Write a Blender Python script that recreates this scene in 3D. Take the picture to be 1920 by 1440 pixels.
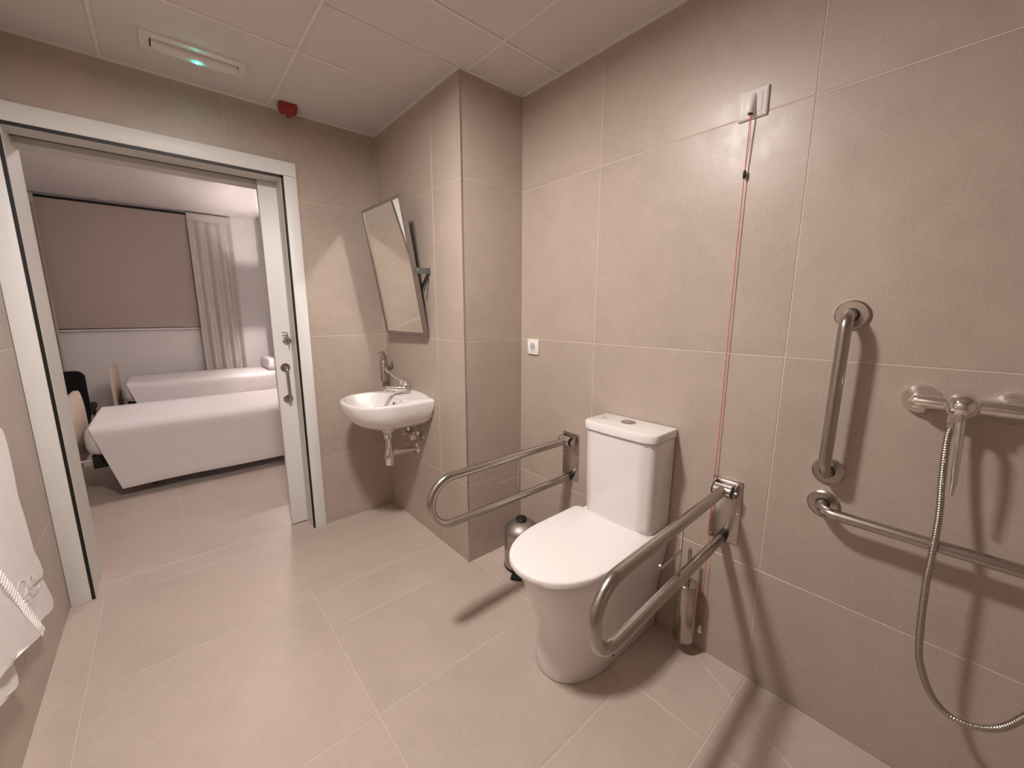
import bpy, bmesh, math, random
from mathutils import Vector, Matrix
random.seed(7)
PI = math.pi
C = bpy.context.scene.collection
for o in list(bpy.data.objects): bpy.data.objects.remove(o)

# ------------------------------------------------------------ camera, world, lights, exposure
CAM_H = 1.3206
cam_d = bpy.data.cameras.new('camera'); cam = bpy.data.objects.new('camera', cam_d); C.objects.link(cam)
cam_d.sensor_width = 36.0; cam_d.lens = 748.73 / 1920 * 36; cam_d.clip_start = 0.02
a, b, c = math.radians(40.97), math.radians(-10.132), math.radians(0.03)
fw = Vector((math.sin(a)*math.cos(b), math.cos(a)*math.cos(b), math.sin(b)))
rt = Vector((math.cos(a), -math.sin(a), 0)); up = rt.cross(fw)
r2 = rt*math.cos(c) + up*math.sin(c); u2 = -rt*math.sin(c) + up*math.cos(c)
m = Matrix.Identity(4)
for i in range(3): m[i][0] = r2[i]; m[i][1] = u2[i]; m[i][2] = -fw[i]
m[0][3], m[1][3], m[2][3] = 0.0, 0.0, CAM_H
cam.matrix_world = m
bpy.context.scene.camera = cam

w = bpy.data.worlds.new('world'); bpy.context.scene.world = w; w.use_nodes = True
w.node_tree.nodes['Background'].inputs[0].default_value = (0.9, 0.8, 0.75, 1)
w.node_tree.nodes['Background'].inputs[1].default_value = 0.0
vs = bpy.context.scene.view_settings
vs.view_transform = 'Standard'; vs.look = 'None'; vs.gamma = 1.0; vs.use_curve_mapping = False
vs.exposure = 0.0
cy_ = bpy.context.scene.cycles; cy_.sample_clamp_indirect = 0; cy_.sample_clamp_direct = 0; cy_.blur_glossy = 0.2; cy_.caustics_reflective = True; cy_.use_guiding = True
LAMP_COL = (1.0, 0.925, 0.875)
LAMP_POWER = 460.0        # bathroom downlight (emission strength of its diffuser)
BED_POWER = 115.0
BED_UP = 6500.0

# ------------------------------------------------------------ materials
def mat(name, col, rough=0.5, metal=0.0, spec=0.5, noise=0.0, nscale=20, bump=0.0, bscale=200, rvar=0.0,
        emit=None, estr=0.0, coat=0.0, objvar=0.0, aniso=0.0, stretch=None, trans=0.0):
    mt = bpy.data.materials.new(name); mt.use_nodes = True
    nt = mt.node_tree; p = nt.nodes['Principled BSDF']
    p.inputs['Base Color'].default_value = (*col, 1); p.inputs['Roughness'].default_value = rough
    p.inputs['Metallic'].default_value = metal; p.inputs['Specular IOR Level'].default_value = spec
    p.inputs['Coat Weight'].default_value = coat
    p.inputs['Transmission Weight'].default_value = trans
    if aniso: p.inputs['Anisotropic'].default_value = aniso
    if emit: p.inputs['Emission Color'].default_value = (*emit, 1); p.inputs['Emission Strength'].default_value = estr
    if noise or bump or rvar or objvar:
        tc = nt.nodes.new('ShaderNodeTexCoord'); mp = nt.nodes.new('ShaderNodeMapping')
        nt.links.new(tc.outputs['Object'], mp.inputs[0])
        if stretch: mp.inputs['Scale'].default_value = stretch
        n1 = nt.nodes.new('ShaderNodeTexNoise'); n1.inputs['Scale'].default_value = nscale; n1.inputs['Detail'].default_value = 6
        n1.inputs['Roughness'].default_value = 0.65
        nt.links.new(mp.outputs[0], n1.inputs['Vector'])
        if noise or objvar:
            mr = nt.nodes.new('ShaderNodeMapRange'); mr.inputs[1].default_value = 0.3; mr.inputs[2].default_value = 0.7
            mr.inputs[3].default_value = 1-noise; mr.inputs[4].default_value = 1+noise
            nt.links.new(n1.outputs['Fac'], mr.inputs[0])
            src = mr.outputs[0]
            if objvar:
                oi = nt.nodes.new('ShaderNodeObjectInfo'); m2 = nt.nodes.new('ShaderNodeMapRange')
                m2.inputs[3].default_value = 1-objvar; m2.inputs[4].default_value = 1+objvar
                nt.links.new(oi.outputs['Random'], m2.inputs[0])
                mm = nt.nodes.new('ShaderNodeMath'); mm.operation = 'MULTIPLY'
                nt.links.new(src, mm.inputs[0]); nt.links.new(m2.outputs[0], mm.inputs[1]); src = mm.outputs[0]
            vm = nt.nodes.new('ShaderNodeVectorMath'); vm.operation = 'SCALE'; vm.inputs[0].default_value = col
            nt.links.new(src, vm.inputs['Scale']); nt.links.new(vm.outputs[0], p.inputs['Base Color'])
        if rvar:
            m3 = nt.nodes.new('ShaderNodeMapRange'); m3.inputs[1].default_value = 0.3; m3.inputs[2].default_value = 0.7
            m3.inputs[3].default_value = rough-rvar; m3.inputs[4].default_value = rough+rvar
            nt.links.new(n1.outputs['Fac'], m3.inputs[0]); nt.links.new(m3.outputs[0], p.inputs['Roughness'])
        if bump:
            n2 = nt.nodes.new('ShaderNodeTexNoise'); n2.inputs['Scale'].default_value = bscale; n2.inputs['Detail'].default_value = 4
            nt.links.new(mp.outputs[0], n2.inputs['Vector'])
            bp = nt.nodes.new('ShaderNodeBump'); bp.inputs['Strength'].default_value = bump; bp.inputs['Distance'].default_value = 0.002
            nt.links.new(n2.outputs['Fac'], bp.inputs['Height']); nt.links.new(bp.outputs[0], p.inputs['Normal'])
    return mt

def tile_mat(name, col, rough):
    """porcelain stoneware: clouded greige, fine speckle, faint streaks"""
    mt = bpy.data.materials.new(name); mt.use_nodes = True; nt = mt.node_tree; p = nt.nodes['Principled BSDF']
    tc = nt.nodes.new('ShaderNodeTexCoord'); oi = nt.nodes.new('ShaderNodeObjectInfo')
    ad = nt.nodes.new('ShaderNodeVectorMath'); ad.operation = 'ADD'
    sc = nt.nodes.new('ShaderNodeVectorMath'); sc.operation = 'SCALE'; sc.inputs[0].default_value = (7, 3, 5)
    nt.links.new(oi.outputs['Random'], sc.inputs['Scale'])
    nt.links.new(tc.outputs['Object'], ad.inputs[0]); nt.links.new(sc.outputs[0], ad.inputs[1])
    def noise(s, d):
        n = nt.nodes.new('ShaderNodeTexNoise'); n.inputs['Scale'].default_value = s; n.inputs['Detail'].default_value = d
        n.inputs['Roughness'].default_value = 0.6; nt.links.new(ad.outputs[0], n.inputs['Vector']); return n.outputs['Fac']
    def rng(s, lo, hi, x0=0.3, x1=0.7):
        q = nt.nodes.new('ShaderNodeMapRange'); q.inputs[1].default_value = x0; q.inputs[2].default_value = x1
        q.inputs[3].default_value = lo; q.inputs[4].default_value = hi; nt.links.new(s, q.inputs[0]); return q.outputs[0]
    def mul(x, y):
        q = nt.nodes.new('ShaderNodeMath'); q.operation = 'MULTIPLY'; nt.links.new(x, q.inputs[0]); nt.links.new(y, q.inputs[1]); return q.outputs[0]
    cloud = noise(2.6, 8); fine = noise(160, 5); mid = noise(14, 8)
    v = mul(mul(rng(cloud, .93, 1.06), rng(fine, .93, 1.07)), mul(rng(mid, .965, 1.035), rng(oi.outputs['Random'], .98, 1.02, 0, 1)))
    vm = nt.nodes.new('ShaderNodeVectorMath'); vm.operation = 'SCALE'; vm.inputs[0].default_value = col
    nt.links.new(v, vm.inputs['Scale']); nt.links.new(vm.outputs[0], p.inputs['Base Color'])
    nt.links.new(rng(mid, rough-.05, rough+.07), p.inputs['Roughness'])
    bp = nt.nodes.new('ShaderNodeBump'); bp.inputs['Strength'].default_value = .25; bp.inputs['Distance'].default_value = .0006
    nt.links.new(fine, bp.inputs['Height']); nt.links.new(bp.outputs[0], p.inputs['Normal'])
    p.inputs['Specular IOR Level'].default_value = .45
    return mt

TILE = tile_mat('greige_wall_tile', (.445, .368, .312), .35)
FTILE = tile_mat('greige_floor_tile', (.485, .400, .342), .44)
GROUT = mat('pale_grout', (.64, .545, .465), .85, bump=.3)
CEIL = mat('white_ceiling_board', (.66, .62, .60), .9, bump=.35, bscale=500, noise=.02, nscale=60)
GRID = mat('white_ceiling_grid', (.74, .70, .67), .55)
STEEL = mat('brushed_steel', (.47, .435, .405), .25, 1.0)
PLATE = mat('satin_steel_plate', (.50, .46, .43), .25, 1.0)
POLISH = mat('scratched_polished_steel', (.48, .43, .39), .16, 1.0, rvar=.07, nscale=50, noise=.08)
SATIN = mat('satin_grey_steel', (.38, .35, .33), .48, 1.0)
FGROUT = mat('floor_grout', (.63, .535, .46), .85, bump=.3)
CHROME = mat('chrome', (.80, .78, .76), .05, 1.0)
DCHROME = mat('dull_chrome', (.50, .47, .44), .18, 1.0)
CERAM = mat('white_ceramic', (.80, .77, .76), .08, coat=.4)
SEATM = mat('white_seat_plastic', (.82, .78, .765), .16)
WPLAST = mat('white_plastic', (.80, .77, .75), .22)
BLACK = mat('black_rubber', (.008, .007, .007), .5)
DARK = mat('dark_gap', (.012, .010, .010), .8)
DOORW = mat('white_door_laminate', (.77, .76, .75), .42, bump=.15, bscale=300)
JAMBW = mat('grey_white_jamb', (.62, .60, .56), .5)
MIRR = mat('mirror_glass', (.88, .88, .85), .0, 1.0)
GREYM = mat('grey_painted_steel', (.17, .18, .19), .45, .6)
FRAMEM = mat('mirror_frame_steel', (.36, .32, .30), .33, .9)
REDC = mat('red_pull_cord', (.62, .10, .08), .6)
REDP = mat('red_alarm_plastic', (.30, .03, .025), .4)
TOWEL = mat('white_terry', (.84, .80, .79), .95, bump=.9, bscale=420, noise=.03, nscale=80)
BEDW = mat('white_bed_linen', (.80, .75, .745), .9, bump=.35, bscale=160, noise=.02, nscale=30)
BEECH = mat('pale_beech_board', (.66, .54, .44), .5, noise=.06, nscale=12, stretch=(1, 6, 1))
BEDWALL = mat('white_painted_wall', (.76, .72, .70), .85, bump=.1, bscale=300)
BLIND = mat('taupe_roller_blind', (.47, .385, .34), .9, bump=.2, bscale=500)
CURT = mat('grey_beige_curtain', (.57, .52, .47), .9, bump=.25, bscale=400)
CHAIRB = mat('black_chair_leather', (.004, .0035, .0035), .6, spec=.2)
LAMP = mat('lamp_diffuser', (.9, .9, .9), .5, emit=LAMP_COL, estr=LAMP_POWER)
BLAMP = mat('bedroom_lamp_diffuser', (.9, .9, .9), .5, emit=(1, .89, .87), estr=BED_POWER)
BUPL = mat('bedside_lamp_diffuser', (.9, .9, .9), .5, emit=(1, .89, .87), estr=BED_UP)
LED = mat('green_led', (.1, .9, .8), .4, emit=(.01, .95, .72), estr=230.0)
LENS = mat('frosted_lens', (.70, .68, .65), .4, spec=.4)
TRIMM = mat('aluminium_edge_trim', (.50, .48, .47), .35, .85)

# ------------------------------------------------------------ helpers
def finish(me, angle=32):
    for p in me.polygons: p.use_smooth = True
    me.set_sharp_from_angle(angle=math.radians(angle))

def wloc(o):
    v = Vector((0, 0, 0))
    while o: v += o.location; o = o.parent
    return v

def obj(name, bm, material, parent=None, origin=None, angle=32):
    """link a bmesh built in world coordinates as ONE object; local to its parent"""
    if parent is not None: base = wloc(parent)
    else:
        if origin is None:
            xs = [v.co for v in bm.verts]
            origin = Vector(((min(v.x for v in xs)+max(v.x for v in xs))/2, (min(v.y for v in xs)+max(v.y for v in xs))/2, min(v.z for v in xs)))
        base = Vector(origin)
    bmesh.ops.translate(bm, verts=bm.verts, vec=-base)
    bmesh.ops.recalc_face_normals(bm, faces=bm.faces)
    me = bpy.data.meshes.new(name); bm.to_mesh(me); bm.free(); finish(me, angle)
    me.materials.append(material)
    o = bpy.data.objects.new(name, me); C.objects.link(o)
    if parent is not None: o.parent = parent
    else: o.location = base
    return o

def tag(o, label, cat, group=None, kind=None):
    o['label'] = label; o['category'] = cat
    if group: o['group'] = group
    if kind: o['kind'] = kind
    return o

def thing(name, label, cat, loc, group=None):
    o = bpy.data.objects.new(name, None); C.objects.link(o); o.location = loc; o.empty_display_size = .05
    return tag(o, label, cat, group)

def struct(name, bm=None, material=None, loc=(0, 0, 0)):
    if bm is None:
        o = bpy.data.objects.new(name, None); C.objects.link(o); o.location = loc
    else: o = obj(name, bm, material)
    o['kind'] = 'structure'; return o

def box(bm, x0, x1, y0, y1, z0, z1, bev=0.0, seg=2):
    mt = Matrix.Translation(((x0+x1)/2, (y0+y1)/2, (z0+z1)/2)) @ Matrix.Diagonal((abs(x1-x0), abs(y1-y0), abs(z1-z0), 1))
    r = bmesh.ops.create_cube(bm, size=1, matrix=mt)
    if bev:
        es = list({e for v in r['verts'] for e in v.link_edges})
        bmesh.ops.bevel(bm, geom=es, offset=bev, segments=seg, affect='EDGES', profile=.5)
    return bm
def BX(*a, **k): return box(bmesh.new(), *a, **k)

def frame_for(d):
    d = d.normalized(); t = Vector((0, 0, 1)) if abs(d.z) < .9 else Vector((1, 0, 0))
    x = d.cross(t).normalized(); return x, d.cross(x)

def loft(bm, rings, cap0=True, cap1=True, closed=True):
    vr = [[bm.verts.new(p) for p in r] for r in rings]; n = len(vr[0])
    for i in range(len(vr)-1):
        for j in range(n if closed else n-1):
            k = (j+1) % n
            bm.faces.new((vr[i][j], vr[i][k], vr[i+1][k], vr[i+1][j]))
    if cap0: bm.faces.new(vr[0][::-1])
    if cap1: bm.faces.new(vr[-1])
    return vr

def cyl(bm, p0, p1, r0, r1=None, n=24, bev=0.0):
    p0, p1 = Vector(p0), Vector(p1); r1 = r0 if r1 is None else r1
    x, y = frame_for(p1-p0); d = (p1-p0).normalized(); L = (p1-p0).length
    pr = [(0, r0), (L, r1)] if not bev else [(0, r0-bev), (bev, r0), (L-bev, r1), (L, r1-bev)]
    loft(bm, [[p0+d*t+(x*math.cos(2*PI*k/n)+y*math.sin(2*PI*k/n))*r for k in range(n)] for t, r in pr])
    return bm
def CY(*a, **k): return cyl(bmesh.new(), *a, **k)

def lathe(bm, origin, axis, prof, n=32):
    o, d = Vector(origin), Vector(axis).normalized(); x, y = frame_for(d)
    loft(bm, [[o+d*t+(x*math.cos(2*PI*k/n)+y*math.sin(2*PI*k/n))*max(r, 1e-5) for k in range(n)] for t, r in prof])
    return bm

def fillet(pts, rad, seg=10):
    pts = [Vector(p) for p in pts]; out = [pts[0]]
    for i in range(1, len(pts)-1):
        p, q, r = pts[i-1], pts[i], pts[i+1]; u = (p-q).normalized(); v = (r-q).normalized()
        ang = u.angle(v); rr = rad[i-1] if isinstance(rad, (list, tuple)) else rad
        t = rr/math.tan(ang/2); t = min(t, (p-q).length*.99, (r-q).length*.99); rr = t*math.tan(ang/2)
        cdir = (u+v).normalized(); cen = q+cdir*(rr/math.sin(ang/2)); s, e = q+u*t, q+v*t
        a0, a1 = s-cen, e-cen; tot = a0.angle(a1); ax = a0.cross(a1).normalized()
        for k in range(seg+1): out.append(cen+Matrix.Rotation(tot*k/seg, 3, ax) @ a0)
    out.append(pts[-1]); return out

def smooth_path(pts, per=12):
    """Catmull-Rom through the points"""
    P = [Vector(p) for p in pts]; P = [P[0]*2-P[1]]+P+[P[-1]*2-P[-2]]; out = []
    for i in range(1, len(P)-2):
        for k in range(per):
            t = k/per; a0, a1, a2, a3 = P[i-1], P[i], P[i+1], P[i+2]
            out.append(.5*((2*a1)+(a2-a0)*t+(2*a0-5*a1+4*a2-a3)*t*t+(3*a1-a0-3*a2+a3)*t**3))
    out.append(P[-2]); return out

def tube(bm, path, r, n=16, radii=None):
    path = [Vector(p) for p in path]; rings = []; x = None
    for i, p in enumerate(path):
        d = (path[min(i+1, len(path)-1)]-path[max(i-1, 0)]).normalized()
        if x is None: x, _ = frame_for(d)
        x = (x-d*x.dot(d)).normalized(); y = d.cross(x); rr = radii[i] if radii else r
        rings.append([p+(x*math.cos(2*PI*k/n)+y*math.sin(2*PI*k/n))*rr for k in range(n)])
    loft(bm, rings); return bm
def TB(*a, **k): return tube(bmesh.new(), *a, **k)

def rrect(cx, cy, hx, hy, r, z, seg=6):
    out = []
    for sx, sy, a0 in ((1, 1, 0), (-1, 1, 90), (-1, -1, 180), (1, -1, 270)):
        for k in range(seg+1):
            t = math.radians(a0+90*k/seg); out.append(Vector((cx+sx*(hx-r)+r*math.cos(t), cy+sy*(hy-r)+r*math.sin(t), z)))
    return out

def dshape(xf, xb, cy, hw, z, flen, nf=28, rb=.02, p=2.2):
    """toilet outline: straight back at xb (rounded corners), straight sides, superelliptic front reaching xf"""
    out = []; xs = xf+flen
    for k in range(nf+1):                      # front, from +y side round to -y side
        t = PI/2+PI*k/nf; cs, sn = math.cos(t), math.sin(t)
        out.append(Vector((xs+flen*math.copysign(abs(cs)**(2/p), cs), cy+hw*math.copysign(abs(sn)**(2/p), sn), z)))
    for s, a0 in ((-1, -90), (1, 0)):
        for k in range(5):
            t = math.radians(a0+90*k/4); out.append(Vector((xb-rb+rb*math.cos(t), cy+s*(hw-rb)+rb*math.sin(t), z)))
    return out

def prism(bm, poly, axis, h0, h1, bev=0.0):
    """poly: 2-D convex points in the two axes other than `axis`"""
    def P(u, v, h): return Vector({'x': (h, u, v), 'y': (u, h, v), 'z': (u, v, h)}[axis])
    if not bev: loft(bm, [[P(u, v, h0) for u, v in poly], [P(u, v, h1) for u, v in poly]])
    else:
        cu = sum(p[0] for p in poly)/len(poly); cv = sum(p[1] for p in poly)/len(poly)
        inner = inset(poly, bev); s = bev if h1 > h0 else -bev
        loft(bm, [[P(u, v, h0) for u, v in poly], [P(u, v, h1-s) for u, v in poly], [P(u, v, h1) for u, v in inner]])
    return bm

def clip(poly, p, n):
    """keep the side of the 2-D line through p where (q-p).n >= 0"""
    out = []
    for i in range(len(poly)):
        q, r = poly[i], poly[(i+1) % len(poly)]
        dq = (q[0]-p[0])*n[0]+(q[1]-p[1])*n[1]; dr = (r[0]-p[0])*n[0]+(r[1]-p[1])*n[1]
        if dq >= 0: out.append(q)
        if dq*dr < 0:
            t = dq/(dq-dr); out.append((q[0]+(r[0]-q[0])*t, q[1]+(r[1]-q[1])*t))
    return out

def inset(poly, d):
    A = sum(poly[i][0]*poly[(i+1) % len(poly)][1]-poly[(i+1) % len(poly)][0]*poly[i][1] for i in range(len(poly)))
    s = 1 if A > 0 else -1; n = len(poly); L = []
    for i in range(n):
        p, q = poly[i], poly[(i+1) % n]; dx, dy = q[0]-p[0], q[1]-p[1]; l = math.hypot(dx, dy)
        nx, ny = -dy/l*s, dx/l*s; L.append(((p[0]+nx*d, p[1]+ny*d), (dx, dy)))
    out = []
    for i in range(n):
        (p, u), (q, v) = L[i-1], L[i]; den = u[0]*v[1]-u[1]*v[0]
        if abs(den) < 1e-12: out.append(q); continue
        t = ((q[0]-p[0])*v[1]-(q[1]-p[1])*v[0])/den; out.append((p[0]+u[0]*t, p[1]+u[1]*t))
    return out

GAP = .0013
def tiles(parent, axis, face, back, us, vs_, material, holes=(), cuts=(), name='tile', skip=()):
    """rectangular grid of tiles on a wall/floor plane; `holes`: rectangles kept free; `cuts`: (point, normal) lines"""
    for i in range(len(us)-1):
        for j in range(len(vs_)-1):
            polys = [[(us[i], vs_[j]), (us[i+1], vs_[j]), (us[i+1], vs_[j+1]), (us[i], vs_[j+1])]]
            for (h0, h1, k0, k1) in holes:
                nxt = []
                for pl in polys:
                    uu = [p[0] for p in pl]; vv = [p[1] for p in pl]
                    if max(uu) <= h0 or min(uu) >= h1 or max(vv) <= k0 or min(vv) >= k1: nxt.append(pl); continue
                    q = clip(pl, (h0, 0), (-1, 0));  nxt += [q] if len(q) > 2 else []
                    q = clip(pl, (h1, 0), (1, 0));   nxt += [q] if len(q) > 2 else []
                    mid = clip(clip(pl, (h0, 0), (1, 0)), (h1, 0), (-1, 0))
                    for cl in (((0, k1), (0, 1)), ((0, k0), (0, -1))):
                        q = clip(mid, *cl); nxt += [q] if len(q) > 2 else []
                polys = nxt
            for (p, n) in cuts:
                nxt = []
                for pl in polys:
                    for s in (1, -1):
                        q = clip(pl, p, (n[0]*s, n[1]*s))
                        if len(q) > 2 and abs(area(q)) > 1e-4: nxt.append(q)
                polys = nxt
            for pl in polys:
                if abs(area(pl)) < 2e-4: continue
                obj(name, prism(bmesh.new(), inset(pl, GAP), axis, back, face, bev=.0012), material, parent)
def area(p): return .5*sum(p[i][0]*p[(i+1) % len(p)][1]-p[(i+1) % len(p)][0]*p[i][1] for i in range(len(p)))

# ------------------------------------------------------------ the room
XB, XS, XL, YR, YD, ZC, YK = 1.475, 1.101, -.460, 1.618, 2.545, 2.366, -1.15
Z = [0, .436, 1.183, 1.928, ZC]
OX0, OX1, OZ = -.392, .585, 2.05           # hole in the door wall
BYW, BXR, BXL, BZ = 7.0, 1.245, -1.9, 2.62   # bedroom
T = .009; G = .0012                         # tile thickness, grout recess

wr = struct('wall_right', BX(XB+G, XB+.12, YK-.12, YR+.14, 0, ZC+.1), GROUT)
tiles(wr, 'x', XB, XB+T, [YK, -1.109, -.363, .384, 1.131, YR], Z, TILE, name='wall_tile')
wc = struct('wall_column', BX(XS+G, XB+.12, YR+G, YD+.02, 0, ZC+.1), GROUT)
tiles(wc, 'x', XS, XS+T, [YR+.004, 1.878, YD], Z, TILE, name='wall_tile')
tiles(wc, 'y', YR, YR+T, [XS+.004, XB], Z, TILE, name='wall_tile')
wl = struct('wall_left', BX(XL-.12, XL-G, YK-.12, YD+.02, 0, ZC+.1), GROUT)
tiles(wl, 'x', XL, XL-T, [YK, -1.109, -.363, .384, 1.131, 1.879, YD], Z, TILE, name='wall_tile')
wb = struct('wall_back', BX(XL-.12, XB+.12, YK-.12, YK-G, 0, ZC+.1), GROUT)
tiles(wb, 'y', YK, YK-T, [XL, -.353, .398, 1.138, XB], Z, TILE, name='wall_tile')
bm = bmesh.new()
box(bm, XL-.12, OX0, YD+G, 2.80, 0, ZC+.1); box(bm, OX1, XB+.12, YD+G, 2.64, 0, ZC+.1); box(bm, OX0, OX1, YD+G, 2.80, OZ, ZC+.1)
box(bm, OX1, XB+.12, 2.71, 2.80, 0, ZC+.1)
wd = struct('wall_door_side', bm, GROUT); wd.name = 'wall_far'
DJ = .345
tiles(wd, 'y', YD, YD+T, [.59, XS], Z[:4], TILE, name='wall_tile')
for pl_ in ([(XL, Z[3]), (OX0, Z[3]), (OX0, OZ), (DJ, OZ), (DJ, ZC), (XL, ZC)], [(DJ, OZ), (.59, OZ), (.59, Z[3]), (XS, Z[3]), (XS, ZC), (DJ, ZC)]):
    obj('wall_tile', prism(bmesh.new(), inset(pl_, GAP), 'y', YD+T, YD, bev=.0012), TILE, wd)

# metal edge trim on the outside corner
bm = bmesh.new(); box(bm, XS-.0015, XS+.006, YR-.0015, YR+.004, 0, ZC, bev=.001)
tr = struct('trim_1', bm, TRIMM)

# floor
fl = struct('floor', BX(BXL-.1, XB+.12, YK-.12, BYW+.1, -.08, -G), FGROUT)
fx = [XL, -.353, .398, 1.138, XB]; fy = [YK, -1.109, -.363, .384, 1.137, 1.879, 2.503]
dcut = ((1.351, .387), (.153, -.074))
tiles(fl, 'z', 0, -T, fx[:3], fy, FTILE, name='floor_tile')
tiles(fl, 'z', 0, -T, fx[2:4], [YK, -1.109, -.363, .384, .667, 1.137], FTILE, name='floor_tile')
tiles(fl, 'z', 0, -T, fx[3:], [YK, -1.109, -.363], FTILE, name='floor_tile')
tiles(fl, 'z', 0, -T, fx[3:], [-.363, .384, .667], FTILE, cuts=[dcut], name='floor_tile')
tiles(fl, 'z', 0, -T, fx[3:], [.667, 1.137, YR], FTILE, name='floor_tile')
tiles(fl, 'z', 0, -T, [fx[2], XS], [1.879, 2.503], FTILE, name='floor_tile')
tiles(fl, 'z', 0, -T, [fx[2], XS], [YR, 1.879], FTILE, name='floor_tile')
tiles(fl, 'z', 0, -T, [fx[2], 1.138], [1.137, YR], FTILE, name='floor_tile')
obj('floor_tile', prism(bmesh.new(), inset([(XL, 2.503), (XS, 2.503), (XS, YD), (.585, YD), (.585, 2.652), (OX0, 2.652), (OX0, YD), (XL, YD)], GAP), 'z', -T, 0, bev=.0012), FTILE, fl)
tiles(fl, 'z', 0, -T, [BXL, -1.54, -.793, -.046, .701, BXR], [2.655, 3.17, 3.917, 4.664, 5.411, 6.158, BYW], FTILE, name='floor_tile')

# ceiling: board panels laid in a white T-bar grid
cl = struct('ceiling', BX(XL-.12, XB+.12, YK-.12, 2.80, ZC+.006, ZC+.12), GRID)
cx = [XL, -.068, .540, 1.139, XB]; cy = [YK, -.44, .164, .765, 1.363, 1.962, YD]
LX, LY = .236, 1.064
g = .0050
for i in range(4):
    for j in range(6):
        x0, x1, y0, y1 = cx[i], cx[i+1], cy[j], cy[j+1]
        if i == 3 and j == 4:   # cut round the boxed-in column
            y1 = YR
        if i == 3 and j == 5: continue
        if i == 2 and j >= 4: x1 = min(x1, XS if j == 5 else x1)
        if i == 2 and j == 4:
            obj('ceiling_panel', prism(bmesh.new(), inset([(x0, YR), (XS, YR), (XS, y1), (x0, y1)], g), 'z', ZC+.02, ZC+.003), CEIL, cl)
            y1 = YR
        obj('ceiling_panel', prism(bmesh.new(), inset([(x0, y0), (x1, y0), (x1, y1), (x0, y1)], g), 'z', ZC+.02, ZC+.003), CEIL, cl)
def bar(x0, x1, y0, y1, z0=ZC-.0015): obj('grid_bar', BX(x0, x1, y0, y1, z0, ZC+.008), GRID, cl)
for x in cx[1:3]: bar(x-.006, x+.006, YK, YD)
bar(1.139-.006, 1.139+.006, YK, YR)
for y in cy[1:6]:
    xr = XB if y < YR else XS
    for x0, x1 in ((XL, cx[1]), (cx[1], cx[2]), (cx[2], cx[3]), (cx[3], XB)):
        if x0 >= xr: continue
        bar(x0+.006, min(x1, xr)-.006, y-.006, y+.006)
def edge(x0, x1, y0, y1): obj('edge_angle', BX(x0, x1, y0, y1, ZC-.004, ZC+.006), GRID, cl)
e = .011
edge(XL, XS, YD-e, YD); edge(XS-e, XS, YR-e, YD-e); edge(XS, XB-e, YR-e, YR); edge(XB-e, XB, YK, YR-e); edge(XL, XL+e, YK, YD-e)

# bathroom ceiling downlight (out of the picture, above)
t = thing('ceiling_downlight', 'round flush downlight in the bathroom ceiling above the camera', 'ceiling light', (LX, LY, ZC))
obj('trim_ring', lathe(bmesh.new(), (LX, LY, ZC+.002), (0, 0, -1), [(0, .095), (0, .125), (.006, .122), (.010, .112), (.004, .100), (.001, .096)]), WPLAST, t)
obj('diffuser', lathe(bmesh.new(), (LX, LY, ZC+.002), (0, 0, -1), [(0, .096), (.003, .095), (.003, .0)]), LAMP, t)

# ------------------------------------------------------------ door frame and sliding door
tr2 = struct('trim_2', loc=(0, YD, 0))
CF = 2.530
bm = BX(XL+.001, -.392, CF, YD, 0, 2.04, bev=.002); obj('casing', bm, DOORW, tr2)
obj('casing', BX(.581, .644, CF, YD, 0, 2.04, bev=.002), DOORW, tr2)
obj('casing', BX(XL+.001, .644, CF, YD, 2.0412, 2.112, bev=.002), DOORW, tr2)
obj('rubber_gasket', BX(-.392, -.381, CF+.006, YD+.01, 0, 2.04), BLACK, tr2)
obj('rubber_gasket', BX(.570, .581, CF+.006, YD+.01, 0, 2.04), BLACK, tr2)
obj('rubber_gasket', BX(-.392, .581, CF+.006, YD+.01, 2.030, 2.041), BLACK, tr2)
obj('jamb', BX(-.392, -.378, YD-.002, 2.80, 0, 2.03), JAMBW, tr2)
obj('jamb', BX(.567, .585, YD-.002, 2.652, 0, 2.03), JAMBW, tr2)
obj('head_jamb', BX(-.378, .567, YD-.002, 2.652, 2.028, 2.05), JAMBW, tr2)
obj('head_jamb', BX(-.378, .585, 2.705, 2.80, 2.012, 2.05), JAMBW, tr2)
obj('door_track', BX(-.378, .585, 2.654, 2.703, 2.036, 2.05), GREYM, tr2)
obj('jamb', BX(.567, .585, 2.705, 2.80, 0, 2.03), JAMBW, tr2)

dr = struct('door_1', BX(.478, 1.40, 2.658, 2.698, .008, 2.030, bev=.0015), DOORW)
hb = obj('pull_handle', TB(fillet([(.524, 2.656, 1.000), (.524, 2.608, 1.000), (.527, 2.608, .812), (.527, 2.656, .812)], .018), .0085), STEEL, dr)
for z_ in (1.000, .812):
    obj('rose', lathe(bmesh.new(), (.5245, 2.658, z_), (0, -1, 0), [(0, .026), (.005, .026), (.007, .023), (.007, 0)]), DCHROME, hb)
lk = obj('lock_rose', lathe(bmesh.new(), (.546, 2.658, 1.158), (0, -1, 0), [(0, .022), (.006, .022), (.008, .018), (.014, .009), (.022, .009), (.022, 0)]), DCHROME, dr)
bm = TB(fillet([(.552, 2.634, 1.118), (.551, 2.634, 1.182), (.546, 2.630, 1.205), (.520, 2.628, 1.208)], .012), .0032, n=8)
tube(bm, fillet([(.551, 2.634, 1.175), (.546, 2.631, 1.190), (.522, 2.629, 1.192)], .01), .003, n=8)
obj('lock_lever', bm, STEEL, lk)
obj('lock_slot', BX(.548, .556, 2.655, 2.6575, 1.135, 1.18), BLACK, lk)

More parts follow.
